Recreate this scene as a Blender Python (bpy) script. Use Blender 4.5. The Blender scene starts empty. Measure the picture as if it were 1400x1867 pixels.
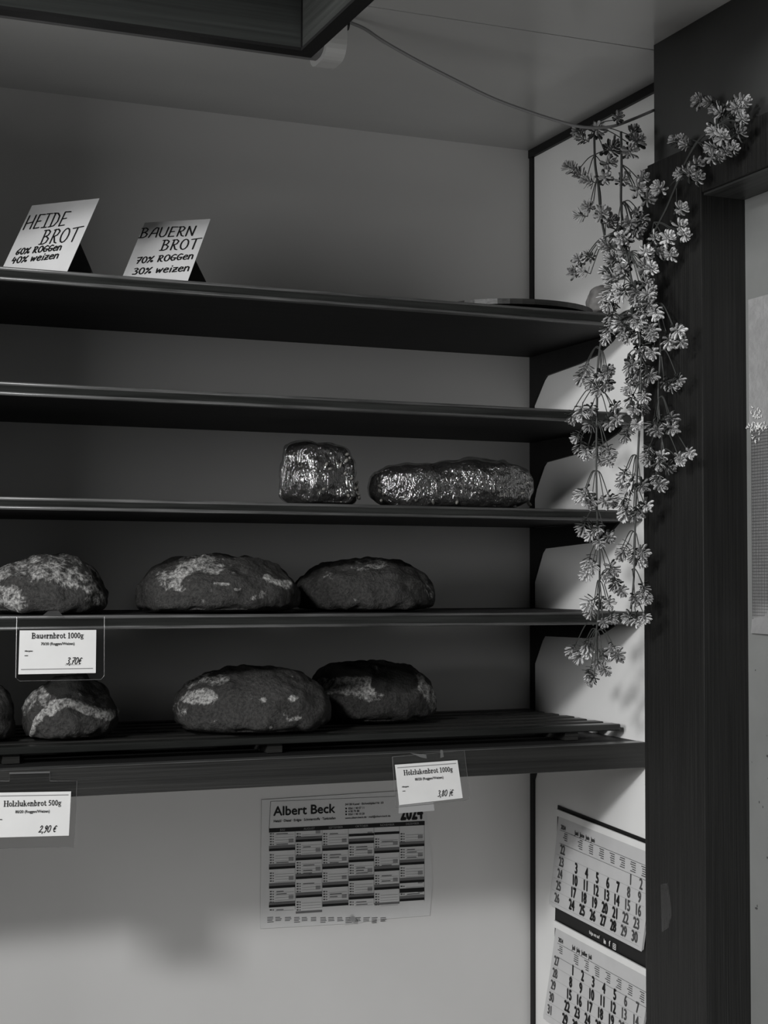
import bpy, bmesh, math, random
import numpy as np
from mathutils import Vector, Matrix, noise

random.seed(7)
S = bpy.context.scene
COL = S.collection
ZC = 1.55                                   # eye height

# ------------------------------------------------------------------ camera
F_PX = 2835.6
YAW, PITCH, ROLL = [math.radians(a) for a in (22.3736, 2.4569, 0.1457)]
fwd = Vector((math.sin(YAW)*math.cos(PITCH), math.cos(YAW)*math.cos(PITCH), math.sin(PITCH)))
rgt = Vector((math.cos(YAW), -math.sin(YAW), 0))
upv = rgt.cross(fwd)
right = math.cos(ROLL)*rgt + math.sin(ROLL)*upv
up = -math.sin(ROLL)*rgt + math.cos(ROLL)*upv
cam = bpy.data.cameras.new('camera')
cam.sensor_fit = 'HORIZONTAL'; cam.sensor_width = 36; cam.lens = F_PX*36/1400; cam.clip_start = .02
cam_o = bpy.data.objects.new('camera', cam); COL.objects.link(cam_o)
cam_o.matrix_world = Matrix(((right.x, up.x, -fwd.x, 0), (right.y, up.y, -fwd.y, 0), (right.z, up.z, -fwd.z, ZC), (0, 0, 0, 1)))
S.camera = cam_o

# ------------------------------------------------------------------ world, lights, exposure
S.view_settings.view_transform = 'Standard'; S.view_settings.look = 'None'
S.view_settings.gamma = 1; S.view_settings.use_curve_mapping = False
S.view_settings.exposure = 0.0
W = bpy.data.worlds.new('world'); S.world = W; W.use_nodes = True
W.node_tree.nodes['Background'].inputs[0].default_value = (1, 1, 1, 1)
W.node_tree.nodes['Background'].inputs[1].default_value = 0.014

def area(name, loc, target, sx, sy, power):
    l = bpy.data.lights.new(name, 'AREA'); l.shape = 'RECTANGLE'; l.size = sx; l.size_y = sy; l.energy = power
    o = bpy.data.objects.new(name, l); COL.objects.link(o); o.location = loc
    o.rotation_euler = (Vector(target)-Vector(loc)).to_track_quat('-Z', 'Y').to_euler()
    return o
area('room_ceiling_lamp', (-1.25, 0.12, 2.64), (0.9, 2.2, 1.2), 0.35, 0.22, 50)
area('side_window_light', (-1.9, 1.08, 2.0), (1.2, 2.1, 1.9), 1.0, 0.9, 38)
area('floor_bounce_fill', (1.0, 0.25, 0.25), (1.0, 2.2, 1.7), 1.0, 0.7, 10)  # added low fill, stands in for light bounced up off the floor

# ------------------------------------------------------------------ helpers
def ray(x, y):
    return right*((x-700)/F_PX) - up*((y-933.5)/F_PX) + fwd
def onY(x, y, Y):
    d = ray(x, y); p = d*(Y/d.y); return Vector((p.x, p.y, p.z+ZC))
def onX(x, y, X):
    d = ray(x, y); p = d*(X/d.x); return Vector((p.x, p.y, p.z+ZC))
def onP(x, y, o, n):
    d = ray(x, y); o2 = o-Vector((0, 0, ZC)); p = d*(o2.dot(n)/d.dot(n)); return p+Vector((0, 0, ZC))

def tag(o, label=None, cat=None, group=None, kind=None):
    if label: o['label'] = label
    if cat: o['category'] = cat
    if group: o['group'] = group
    if kind: o['kind'] = kind
    return o
def empty(name, loc):
    o = bpy.data.objects.new(name, None); COL.objects.link(o); o.location = loc; o.empty_display_size = .02; return o
def obj(name, bm, mat, parent=None, smooth=False):
    me = bpy.data.meshes.new(name)
    if isinstance(bm, bmesh.types.BMesh):
        bm.normal_update(); bm.to_mesh(me); bm.free()
    else:
        me.from_pydata([tuple(v) for v in bm[0]], [], bm[1])
    me.materials.append(mat)
    if smooth:
        me.polygons.foreach_set('use_smooth', [True]*len(me.polygons))
    o = bpy.data.objects.new(name, me); COL.objects.link(o)
    if parent:
        o.parent = parent; o.matrix_parent_inverse = Matrix.Translation(-parent.location)
    me.update()
    return o
def struct(name, bm, mat):
    return tag(obj(name, bm, mat), kind='structure')
def bx(bm, x0, x1, y0, y1, z0, z1, bev=0, seg=2):
    r = bmesh.ops.create_cube(bm, size=1)['verts']
    for v in r:
        v.co = Vector((x0+(v.co.x+.5)*(x1-x0), y0+(v.co.y+.5)*(y1-y0), z0+(v.co.z+.5)*(z1-z0)))
    if bev:
        es = list({e for v in r for e in v.link_edges})
        bmesh.ops.bevel(bm, geom=es, offset=bev, segments=seg, affect='EDGES', profile=.5)
    return bm
def box(x0, x1, y0, y1, z0, z1, bev=0, seg=2):
    return bx(bmesh.new(), x0, x1, y0, y1, z0, z1, bev, seg)
def prism(bm, pts, d):
    """closed polygon pts (3D) extruded by vector d"""
    n = len(pts); a = [bm.verts.new(p) for p in pts]; b = [bm.verts.new(Vector(p)+d) for p in pts]
    bm.faces.new(a); bm.faces.new(b[::-1])
    for i in range(n):
        bm.faces.new((a[i], b[i], b[(i+1) % n], a[(i+1) % n]))
    bmesh.ops.recalc_face_normals(bm, faces=bm.faces[:])
    return bm
def tube(bm, pts, r0, r1=None, n=6):
    pts = [Vector(p) for p in pts]; r1 = r0 if r1 is None else r1
    rings = []; ref = Vector((.31, .22, .93))
    for i, p in enumerate(pts):
        t = (pts[min(i+1, len(pts)-1)]-pts[max(i-1, 0)]).normalized()
        a = t.cross(ref)
        if a.length < .05: a = t.cross(Vector((1, 0, 0)))
        a.normalize(); b = t.cross(a); r = r0+(r1-r0)*i/max(1, len(pts)-1)
        rings.append([bm.verts.new(p+a*math.cos(k*2*math.pi/n)*r+b*math.sin(k*2*math.pi/n)*r) for k in range(n)])
    for A, B in zip(rings, rings[1:]):
        for k in range(n):
            bm.faces.new((A[k], A[(k+1) % n], B[(k+1) % n], B[k]))
    bm.faces.new(rings[0][::-1]); bm.faces.new(rings[-1])
    return bm
def smooth_path(pts, n=8):
    pts = [Vector(p) for p in pts]; out = []
    for i in range(len(pts)-1):
        p0 = pts[max(i-1, 0)]; p1 = pts[i]; p2 = pts[i+1]; p3 = pts[min(i+2, len(pts)-1)]
        for k in range(n):
            t = k/n
            out.append(.5*((2*p1)+(p2-p0)*t+(2*p0-5*p1+4*p2-p3)*t*t+(3*p1-p0-3*p2+p3)*t**3))
    out.append(pts[-1]); return out

# ------------------------------------------------------------------ materials
def mat(name, col, rough=.5, spec=.5, var=0, vscale=(8, 8, 8), bump=0, bscale=(60, 60, 60), metal=0, dots=0, dotscale=400, coat=0):
    m = bpy.data.materials.new(name); m.use_nodes = True; nt = m.node_tree; b = nt.nodes['Principled BSDF']
    c = col if isinstance(col, tuple) else (col, col, col)
    b.inputs['Base Color'].default_value = (*c, 1); b.inputs['Roughness'].default_value = rough
    b.inputs['Specular IOR Level'].default_value = spec; b.inputs['Metallic'].default_value = metal
    b.inputs['Coat Weight'].default_value = coat; b.inputs['Coat Roughness'].default_value = .12
    tc = nt.nodes.new('ShaderNodeTexCoord')
    def ns(scale, detail=4):
        mp = nt.nodes.new('ShaderNodeMapping'); mp.inputs['Scale'].default_value = scale
        nt.links.new(tc.outputs['Object'], mp.inputs[0])
        n = nt.nodes.new('ShaderNodeTexNoise'); n.inputs['Scale'].default_value = 1; n.inputs['Detail'].default_value = detail
        nt.links.new(mp.outputs[0], n.inputs['Vector']); return n
    if var:
        n = ns(vscale); mr = nt.nodes.new('ShaderNodeMapRange')
        mr.inputs[1].default_value = .3; mr.inputs[2].default_value = .7; mr.inputs[3].default_value = 1-var; mr.inputs[4].default_value = 1+var
        nt.links.new(n.outputs[0], mr.inputs[0])
        mx = nt.nodes.new('ShaderNodeVectorMath'); mx.operation = 'SCALE'; mx.inputs[0].default_value = c
        nt.links.new(mr.outputs[0], mx.inputs['Scale']); nt.links.new(mx.outputs[0], b.inputs['Base Color'])
    if bump:
        n = ns(bscale, 6); bp = nt.nodes.new('ShaderNodeBump'); bp.inputs['Strength'].default_value = bump; bp.inputs['Distance'].default_value = .002
        nt.links.new(n.outputs[0], bp.inputs['Height']); nt.links.new(bp.outputs[0], b.inputs['Normal'])
    return m
M = {}
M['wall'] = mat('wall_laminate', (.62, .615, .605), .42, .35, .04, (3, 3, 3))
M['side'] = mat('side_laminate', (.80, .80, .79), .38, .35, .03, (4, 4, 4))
M['ceil'] = mat('ceiling_laminate', (.50, .50, .49), .22, .5, .05, (2, 5, 2))
M['floor'] = mat('floor_tiles', (.25, .24, .23), .5)
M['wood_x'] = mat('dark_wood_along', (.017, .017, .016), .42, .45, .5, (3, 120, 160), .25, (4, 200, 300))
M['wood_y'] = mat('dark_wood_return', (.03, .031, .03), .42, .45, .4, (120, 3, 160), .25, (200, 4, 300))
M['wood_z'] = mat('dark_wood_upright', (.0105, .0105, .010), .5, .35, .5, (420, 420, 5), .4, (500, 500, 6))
M['under'] = mat('dark_shelf_board', (.010, .010, .010), .6, .3, .3, (5, 60, 60))
M['lip'] = mat('shelf_lip', (.017, .018, .017), .30, .5, .4, (8, 100, 200), .12, (6, 150, 300))
M['valance'] = mat('valance_veneer', (.032, .035, .033), .45, .4, .35, (3, 80, 160), .25, (4, 100, 260))
M['valance_y'] = mat('valance_return_veneer', (.034, .036, .034), .45, .4, .3, (80, 3, 160), .25, (100, 4, 260))
M['black'] = mat('black_trim', .008, .5, .3)
M['bracket'] = mat('bracket_black', .010, .55, .3, .2, (30, 30, 30))
M['paint'] = mat('dark_grey_paint', (.052, .053, .052), .5, .35, .15, (6, 6, 6), .15, (90, 90, 90))
M['door'] = mat('door_paint', (.20, .205, .20), .45, .4, .08, (10, 10, 10), .15, (80, 80, 80))
M['paper'] = mat('white_paper', (.80, .80, .79), .7, .2, .03, (30, 30, 30))
M['card'] = mat('grey_card', (.56, .56, .56), .7, .2, .03, (30, 30, 30))
M['card_back'] = mat('brown_card', .10, .8, .1)
M['cal'] = mat('calendar_paper', (.60, .60, .595), .6, .25, .03, (30, 30, 30))
M['calmargin'] = mat('calendar_margin', (.34, .34, .34), .6, .25)
M['pad'] = mat('pad_paper', (.56, .56, .56), .65, .2, .03, (30, 30, 30))
M['ink'] = mat('black_ink', .008, .6, .2)
M['inkgrey'] = mat('grey_ink', .07, .6, .2)
M['inklight'] = mat('light_grey_ink', .17, .6, .2)
M['inkmid'] = mat('pale_grey_ink', .26, .6, .2)
M['plasticwhite'] = mat('white_plastic', (.5, .5, .49), .4, .4)
M['recess'] = mat('lamp_recess', (.15, .15, .15), .5, .4)
M['cable'] = mat('grey_cable', (.20, .20, .20), .5, .4)
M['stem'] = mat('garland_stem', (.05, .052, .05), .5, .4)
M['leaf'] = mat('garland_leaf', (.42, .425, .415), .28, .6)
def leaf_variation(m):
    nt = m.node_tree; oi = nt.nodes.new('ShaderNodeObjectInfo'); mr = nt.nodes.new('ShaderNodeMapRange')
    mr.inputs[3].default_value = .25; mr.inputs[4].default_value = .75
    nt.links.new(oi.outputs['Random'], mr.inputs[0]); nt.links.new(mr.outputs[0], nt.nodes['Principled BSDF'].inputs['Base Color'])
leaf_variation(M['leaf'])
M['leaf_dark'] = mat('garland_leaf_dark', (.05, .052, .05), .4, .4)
M['stone'] = mat('pale_crust', (.22, .215, .21), .8, .2, .4, (50, 50, 50), .8, (90, 90, 90))
M['barmid'] = mat('printed_bar_grey', .15, .6, .2)
M['bead'] = mat('lip_edge_highlight', (.085, .086, .085), .28, .6, .5, (14, 300, 300))  # lighter grey puts the edge highlight into the colour
M['steel'] = mat('drawing_pin', (.5, .5, .5), .3, .5, metal=1)
M['seed'] = mat('pale_seed', (.19, .185, .17), .5, .4)

def clear_plastic(name, gloss, rough, bump=0, bscale=(80, 80, 80), tint=.97):
    m = bpy.data.materials.new(name); m.use_nodes = True; nt = m.node_tree; nt.nodes.remove(nt.nodes['Principled BSDF'])
    t = nt.nodes.new('ShaderNodeBsdfTransparent'); t.inputs[0].default_value = (tint, tint, tint, 1)
    g = nt.nodes.new('ShaderNodeBsdfGlossy'); g.inputs['Roughness'].default_value = rough
    mx = nt.nodes.new('ShaderNodeMixShader'); mx.inputs[0].default_value = gloss
    nt.links.new(t.outputs[0], mx.inputs[1]); nt.links.new(g.outputs[0], mx.inputs[2])
    nt.links.new(mx.outputs[0], nt.nodes['Material Output'].inputs[0])
    if bump:
        tc = nt.nodes.new('ShaderNodeTexCoord'); h = None
        for sc, w in ((bscale, 1.0), (tuple(s*2.7 for s in bscale), .5)):
            mp = nt.nodes.new('ShaderNodeMapping'); mp.inputs['Scale'].default_value = sc
            nt.links.new(tc.outputs['Object'], mp.inputs[0])
            n = nt.nodes.new('ShaderNodeTexNoise'); n.inputs['Scale'].default_value = 1; n.inputs['Detail'].default_value = 3; n.inputs['Distortion'].default_value = .6
            nt.links.new(mp.outputs[0], n.inputs['Vector'])
            s = nt.nodes.new('ShaderNodeMath'); s.operation = 'MULTIPLY'; s.inputs[1].default_value = w
            nt.links.new(n.outputs[0], s.inputs[0])
            if h is None: h = s
            else:
                a = nt.nodes.new('ShaderNodeMath'); a.operation = 'ADD'; nt.links.new(h.outputs[0], a.inputs[0]); nt.links.new(s.outputs[0], a.inputs[1]); h = a
        bp = nt.nodes.new('ShaderNodeBump'); bp.inputs['Strength'].default_value = bump; bp.inputs['Distance'].default_value = .004
        nt.links.new(h.outputs[0], bp.inputs['Height']); nt.links.new(bp.outputs[0], g.inputs['Normal'])
    return m
M['clear'] = clear_plastic('clear_sleeve', .05, .1)
M['clearedge'] = clear_plastic('clear_sleeve_rim', .35, .3)
M['frost'] = mat('frosted_plastic', .36, .5, .3)
M['tape'] = clear_plastic('clear_tape', .06, .4)
M['wrap_a'] = clear_plastic('cling_film_upright', .26, .13, 1.0, (150, 150, 12), .93)
M['wrap_b'] = clear_plastic('cling_film_long', .30, .13, 1.0, (120, 110, 60), .93)

def crust_mat():
    m = bpy.data.materials.new('bread_crust'); m.use_nodes = True; nt = m.node_tree; b = nt.nodes['Principled BSDF']
    b.inputs['Roughness'].default_value = .6; b.inputs['Specular IOR Level'].default_value = .35
    tc = nt.nodes.new('ShaderNodeTexCoord')
    at = nt.nodes.new('ShaderNodeAttribute'); at.attribute_name = 'flour'
    ad = nt.nodes.new('ShaderNodeAttribute'); ad.attribute_name = 'char'
    n1 = nt.nodes.new('ShaderNodeTexNoise'); n1.inputs['Scale'].default_value = 85; n1.inputs['Detail'].default_value = 9; n1.inputs['Roughness'].default_value = .72
    n2 = nt.nodes.new('ShaderNodeTexNoise'); n2.inputs['Scale'].default_value = 230; n2.inputs['Detail'].default_value = 7; n2.inputs['Roughness'].default_value = .65
    nt.links.new(tc.outputs['Object'], n1.inputs['Vector']); nt.links.new(tc.outputs['Object'], n2.inputs['Vector'])
    # crust colour
    r1 = nt.nodes.new('ShaderNodeValToRGB'); r1.color_ramp.elements[0].position = .3; r1.color_ramp.elements[0].color = (.012, .0118, .0115, 1)
    r1.color_ramp.elements[1].position = .75; r1.color_ramp.elements[1].color = (.070, .068, .065, 1)
    nt.links.new(n2.outputs[0], r1.inputs[0])
    mixd = nt.nodes.new('ShaderNodeMix'); mixd.data_type = 'RGBA'; mixd.inputs[7].default_value = (.012, .012, .011, 1)
    nt.links.new(ad.outputs['Fac'], mixd.inputs[0]); nt.links.new(r1.outputs[0], mixd.inputs[6])
    # flour breaks up with the noise
    su = nt.nodes.new('ShaderNodeMath'); su.operation = 'ADD'; nt.links.new(at.outputs['Fac'], su.inputs[0])
    m1 = nt.nodes.new('ShaderNodeMath'); m1.operation = 'MULTIPLY_ADD'; m1.inputs[1].default_value = 2.6; m1.inputs[2].default_value = -1.36
    nt.links.new(n1.outputs[0], m1.inputs[0]); nt.links.new(m1.outputs[0], su.inputs[1])
    mr = nt.nodes.new('ShaderNodeMapRange'); mr.inputs[1].default_value = .35; mr.inputs[2].default_value = .75
    nt.links.new(su.outputs[0], mr.inputs[0])
    sp = nt.nodes.new('ShaderNodeMapRange'); sp.inputs[1].default_value = .40; sp.inputs[2].default_value = .58; sp.inputs[3].default_value = .22; sp.inputs[4].default_value = .92
    nt.links.new(n2.outputs[0], sp.inputs[0])
    mul = nt.nodes.new('ShaderNodeMath'); mul.operation = 'MULTIPLY'; nt.links.new(mr.outputs[0], mul.inputs[0]); nt.links.new(sp.outputs[0], mul.inputs[1])
    mixf = nt.nodes.new('ShaderNodeMix'); mixf.data_type = 'RGBA'; mixf.inputs[7].default_value = (.52, .515, .50, 1)
    nt.links.new(mul.outputs[0], mixf.inputs[0]); nt.links.new(mixd.outputs[2], mixf.inputs[6])
    nt.links.new(mixf.outputs[2], b.inputs['Base Color'])
    bp = nt.nodes.new('ShaderNodeBump'); bp.inputs['Strength'].default_value = .9; bp.inputs['Distance'].default_value = .004
    nt.links.new(n2.outputs[0], bp.inputs['Height']); nt.links.new(bp.outputs[0], b.inputs['Normal'])
    return m
M['crust'] = crust_mat()

# ------------------------------------------------------------------ lettering
FONT_CACHE = {}
def font2d(s):
    """outline of a string in the built-in face, 1 unit high capitals -> verts2d, faces, width"""
    if s in FONT_CACHE: return FONT_CACHE[s]
    cu = bpy.data.curves.new('lettering', 'FONT'); cu.body = s; cu.size = 1; cu.resolution_u = 3
    o = bpy.data.objects.new('lettering', cu); COL.objects.link(o)
    dg = bpy.context.evaluated_depsgraph_get(); dg.update()
    me = o.evaluated_get(dg).to_mesh()
    v = [(p.co.x, p.co.y) for p in me.vertices]; f = [tuple(p.vertices) for p in me.polygons]
    o.evaluated_get(dg).to_mesh_clear(); bpy.data.objects.remove(o); bpy.data.curves.remove(cu)
    w = max((p[0] for p in v), default=0)
    FONT_CACHE[s] = (v, f, w); return FONT_CACHE[s]
class Ink:
    """flat lettering collected on a plane: origin, x axis, y axis (up) and outward normal"""
    def __init__(s, o, ex, ey, lift=.0005):
        s.ex = Vector(ex).normalized(); s.ey = Vector(ey).normalized(); s.n = s.ex.cross(s.ey).normalized()
        s.o = Vector(o)+s.n*lift; s.v = []; s.f = []; s.k = 0
    def pt(s, x, y):
        return s.o+s.ex*x+s.ey*y
    def add(s, vs, fs, lift=0):
        b = len(s.v); s.v += [s.pt(*p)+s.n*lift for p in vs]; s.f += [tuple(i+b for i in f) for f in fs]
    def text(s, t, x, y, size, align='L', sx=1.0, bold=0):
        v, f, w = font2d(t); sc = size/.73
        dx = {'L': 0, 'C': -w*sc*sx/2, 'R': -w*sc*sx}[align]
        offs = [(0, 0)] if not bold else [(-bold, 0), (bold, 0), (0, bold), (0, -bold)]
        for i, (ox, oy) in enumerate(offs):
            s.add([(x+dx+p[0]*sc*sx+ox*size, y+p[1]*sc+oy*size) for p in v], f, i*.00003)
        return w*sc*sx
    def line(s, pts, w, closed=False):
        if closed: pts = list(pts)+[pts[0]]
        for (a, b) in zip(pts, pts[1:]):
            dx, dy = b[0]-a[0], b[1]-a[1]; L = math.hypot(dx, dy)
            if L < 1e-9: continue
            nx, ny = -dy/L*w/2, dx/L*w/2; s.k = (s.k+1) % 5
            s.add([(a[0]-nx, a[1]-ny), (b[0]-nx, b[1]-ny), (b[0]+nx, b[1]+ny), (a[0]+nx, a[1]+ny)], [(0, 1, 2, 3)], s.k*.00001)
        for p in pts:
            s.k = (s.k+1) % 5
            s.add([(p[0]+math.cos(q*math.pi/4)*w/2, p[1]+math.sin(q*math.pi/4)*w/2) for q in range(8)], [tuple(range(8))], s.k*.00001)
    def rect(s, x0, y0, x1, y1):
        s.add([(x0, y0), (x1, y0), (x1, y1), (x0, y1)], [(0, 1, 2, 3)])
    def build(s, name, m, parent):
        return obj(name, (s.v, s.f), m, parent)
def ell(cx, cy, rx, ry, n=12, a0=90):
    return [(cx+rx*math.cos(math.radians(a0)+k*2*math.pi/n), cy+ry*math.sin(math.radians(a0)+k*2*math.pi/n)) for k in range(n+1)]
HAND = {
 'H': (.62, [[(.02, 0), (.05, 1)], [(.05, .42), (.5, .5)], [(.5, 0), (.52, 1)]]),
 'E': (.52, [[(.5, .98), (.1, 1), (.05, 0), (.42, .03)], [(.07, .5), (.36, .52)]]),
 'I': (.46, [[(.2, 0), (.2, 1)], [(.02, 0), (.38, 0)], [(.02, 1), (.4, 1)]]),
 'D': (.62, [[(.12, 0), (.12, 1)], [(0, 1), (.3, .97), (.5, .75), (.52, .35), (.35, .05), (0, 0)]]),
 'B': (.62, [[(.12, 0), (.12, 1)], [(0, .98), (.3, 1), (.46, .85), (.4, .62), (.14, .5)], [(.3, .54), (.52, .36), (.45, .1), (.28, 0), (0, 0)]]),
 'R': (.60, [[(.08, 0), (.12, 1)], [(.02, .96), (.3, 1), (.46, .84), (.38, .58), (.12, .46)], [(.2, .48), (.38, .06), (.52, 0)]]),
 'O': (.62, [ell(.28, .5, .26, .5)]),
 'T': (.60, [[(.28, 0), (.32, 1)], [(0, .95), (.68, 1.04)]]),
 'A': (.62, [[(0, 0), (.2, .8), (.34, 1), (.5, .95), (.52, 0)], [(.1, .4), (.5, .42)]]),
 'U': (.58, [[(.02, 1), (.02, .25), (.15, .02), (.35, .04), (.46, .25), (.5, 1)]]),
 'N': (.62, [[(.02, 0), (.06, 1), (.46, .02), (.52, 1)]]),
 'G': (.58, [[(.48, .88), (.28, 1), (.06, .75), (.02, .3), (.2, .02), (.42, .08), (.48, .42), (.24, .44)]]),
 'e': (.50, [[(.05, .36), (.4, .42), (.38, .66), (.2, .72), (.03, .45), (.06, .12), (.22, 0), (.44, .1)]]),
 'n': (.54, [[(.04, 0), (.06, .7)], [(.06, .5), (.25, .72), (.4, .6), (.42, 0)]]),
 'w': (.62, [[(.02, .7), (.08, .05), (.28, .55), (.36, .05), (.56, .7)]]),
 'i': (.26, [[(.1, 0), (.12, .66)], [(.14, .95), (.15, .99)]]),
 'z': (.50, [[(.05, .68), (.42, .68), (.04, .02), (.44, .04)], [(.1, .34), (.36, .36)]]),
 '0': (.56, [ell(.25, .5, .22, .5)]),
 '1': (.4, [[(.05, .7), (.25, 1), (.25, 0)]]),
 '2': (.52, [[(.04, .75), (.2, 1), (.4, .85), (.34, .5), (.02, .02), (.46, .08)]]),
 '3': (.50, [[(.04, .92), (.25, 1), (.4, .8), (.18, .55), (.42, .35), (.3, .02), (.02, .06)]]),
 '4': (.52, [[(.12, 1), (.02, .45), (.44, .5)], [(.32, .75), (.28, 0)]]),
 '6': (.52, [[(.38, .98), (.1, .6), (.04, .2), (.2, 0), (.4, .15), (.38, .4), (.08, .34)]]),
 '7': (.52, [[(.02, .96), (.46, 1), (.18, 0)], [(.12, .48), (.38, .52)]]),
 '8': (.5, [[(.22, .52), (.06, .75), (.22, 1), (.38, .78), (.22, .52), (.04, .25), (.22, 0), (.42, .25), (.22, .52)]]),
 '9': (.5, [[(.4, .85), (.22, 1), (.05, .75), (.2, .5), (.4, .75), (.36, .3), (.16, -.05)]]),
 '%': (.62, [[(.02, .0), (.5, .98)], ell(.1, .78, .08, .12, 6), ell(.44, .18, .08, .12, 6)]),
 ',': (.2, [[(.1, .08), (.02, -.18)]]),
 '€': (.5, [[(.44, .85), (.28, .95), (.1, .7), (.08, .3), (.25, .02), (.42, .1)], [(0, .56), (.34, .58)], [(0, .4), (.32, .42)]]),
 'j': (.26, [[(.12, .7), (.12, .0), (.06, -.1)], [(.13, .95), (.14, .99)]]),
}
def hand(ink, s, x, y, h, w, slant=.18, adv=1.0, cap=None):
    for ch in s:
        if ch == ' ': x += .35*h*adv; continue
        a, strokes = HAND[ch]
        k = h
        for st in strokes:
            ink.line([(x+p[0]*k*adv+p[1]*k*slant, y+p[1]*k) for p in st], w)
        x += a*k*adv*1.12
    return x
t_, h_ = .07, .16
SERIF = {
 'B': (.70, [([(.15, 0), (.15, 1)], h_), ([(0, 1), (.3, 1)], t_), ([(0, 0), (.3, 0)], t_), ([(.2, 1), (.42, .97), (.52, .77), (.42, .56), (.2, .52)], .11), ([(.2, .52), (.47, .48), (.58, .27), (.47, .03), (.2, 0)], .12)]),
 'a': (.52, [([(.08, .52), (.2, .66), (.36, .58), (.36, .1), (.48, .03)], .13), ([(.36, .4), (.12, .28), (.09, .1), (.2, .03), (.36, .14)], .1)]),
 'u': (.60, [([(.12, .66), (.12, .15), (.22, .03), (.4, .14)], .13), ([(.44, .66), (.44, 0)], .15), ([(0, .65), (.14, .65)], t_), ([(.34, .65), (.44, .65)], t_), ([(.44, .02), (.56, .02)], t_)]),
 'e': (.49, [([(.1, .38), (.4, .38), (.38, .58), (.25, .66), (.11, .5), (.1, .22), (.22, .04), (.42, .14)], .1)]),
 'r': (.46, [([(.14, .66), (.14, 0)], .15), ([(.2, .48), (.28, .63), (.4, .58)], .12), ([(0, 0), (.28, 0)], t_), ([(0, .65), (.14, .65)], t_)]),
 'n': (.60, [([(.14, .66), (.14, 0)], .15), ([(.2, .52), (.32, .64), (.45, .53), (.45, 0)], .14), ([(0, 0), (.26, 0)], t_), ([(.34, 0), (.58, 0)], t_), ([(0, .65), (.14, .65)], t_)]),
 'b': (.58, [([(.13, 1), (.13, 0)], .15), ([(.17, .55), (.32, .65), (.47, .5), (.47, .18), (.32, .02), (.15, .08)], .11), ([(0, 1), (.13, 1)], t_)]),
 'o': (.53, [(ell(.26, .33, .18, .31), .12)]),
 't': (.38, [([(.16, .86), (.16, .12), (.25, .03), (.36, .1)], .13), ([(.02, .63), (.34, .63)], t_)]),
 '1': (.52, [([(.27, 1), (.27, 0)], .15), ([(.1, .88), (.27, .97)], t_), ([(.1, 0), (.44, 0)], t_)]),
 '0': (.52, [(ell(.26, .5, .17, .47), .12)]),
 '5': (.52, [([(.42, .95), (.16, .95), (.12, .58), (.3, .6), (.42, .35), (.33, .1), (.1, .06)], .12)]),
 'g': (.53, [(ell(.22, .42, .14, .21), .11), ([(.32, .6), (.48, .65)], .09), ([(.15, .2), (.12, .1), (.4, .02), (.42, -.16), (.2, -.25), (.07, -.16), (.14, -.02)], .09)]),
 'H': (.80, [([(.15, 0), (.15, 1)], h_), ([(.62, 0), (.62, 1)], h_), ([(.15, .5), (.62, .5)], t_)] + [([(x-.14, y), (x+.14, y)], t_) for x in (.15, .62) for y in (0, 1)]),
 'l': (.31, [([(.14, 1), (.14, 0)], .15), ([(0, 1), (.14, 1)], t_), ([(.02, 0), (.27, 0)], t_)]),
 'z': (.49, [([(.06, .63), (.42, .63)], .09), ([(.4, .62), (.07, .03)], .12), ([(.05, .03), (.43, .03)], .09)]),
 'k': (.58, [([(.14, 1), (.14, 0)], .15), ([(.18, .25), (.45, .63)], .08), ([(.26, .36), (.5, .02)], .13), ([(0, 1), (.14, 1)], t_), ([(.02, 0), (.27, 0)], t_), ([(.4, 0), (.58, 0)], t_)]),
}
def serif(ink, s, xc, y, width):
    tot = sum(.3 if c == ' ' else SERIF[c][0] for c in s); k = width/tot; x = xc-width/2
    for c in s:
        if c == ' ': x += .3*k; continue
        a, st = SERIF[c]
        for pts, w in st: ink.line([(x+p[0]*k, y+p[1]*k*.84) for p in pts], w*k)
        x += a*k
    return k

# ------------------------------------------------------------------ room shell
XS, YB = 1.2655, 2.40            # niche side wall, back wall
ZT = ZC+.751                     # ceiling
XP, YP = 1.171, 1.852            # thick front part of the right wall
ZD = ZC+.508                     # top of the doorway
YJ = 1.7177                      # far jamb of the doorway
struct('floor', box(-2.2, 1.9, -1.6, 2.5, -.05, 0), M['floor'])
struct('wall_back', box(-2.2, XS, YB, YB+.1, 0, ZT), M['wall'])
struct('wall_left_shade', box(-.06, 0, 2.02, YB, 0, ZT), M['side'])  # unseen niche end, added to shade the left part of the back wall
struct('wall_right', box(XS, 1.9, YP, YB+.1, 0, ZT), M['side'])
bm = box(XP, 1.9, YJ, YP, 0, ZT); bx(bm, XP, 1.9, .62, YJ, ZD, ZT); bx(bm, XP, 1.9, -.4, .62, 0, ZT)
struct('wall_door', bm, M['paint'])
bm = box(-2.2, 1.9, 1.8705, YB+.1, ZT, ZT+.05); bx(bm, -2.2, 1.9, 1.27, 1.8675, ZT, ZT+.05); bx(bm, -2.2, 1.9, 1.86, 1.88, ZT+.003, ZT+.05)
struct('ceiling', bm, M['ceil'])
# black corner strips
struct('trim_1', box(XS-.004, XS, YB-.012, YB, .3, ZT), M['black'])
struct('trim_2', box(XS-.006, XS, YP, YB, ZT-.014, ZT), M['black'])
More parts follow.
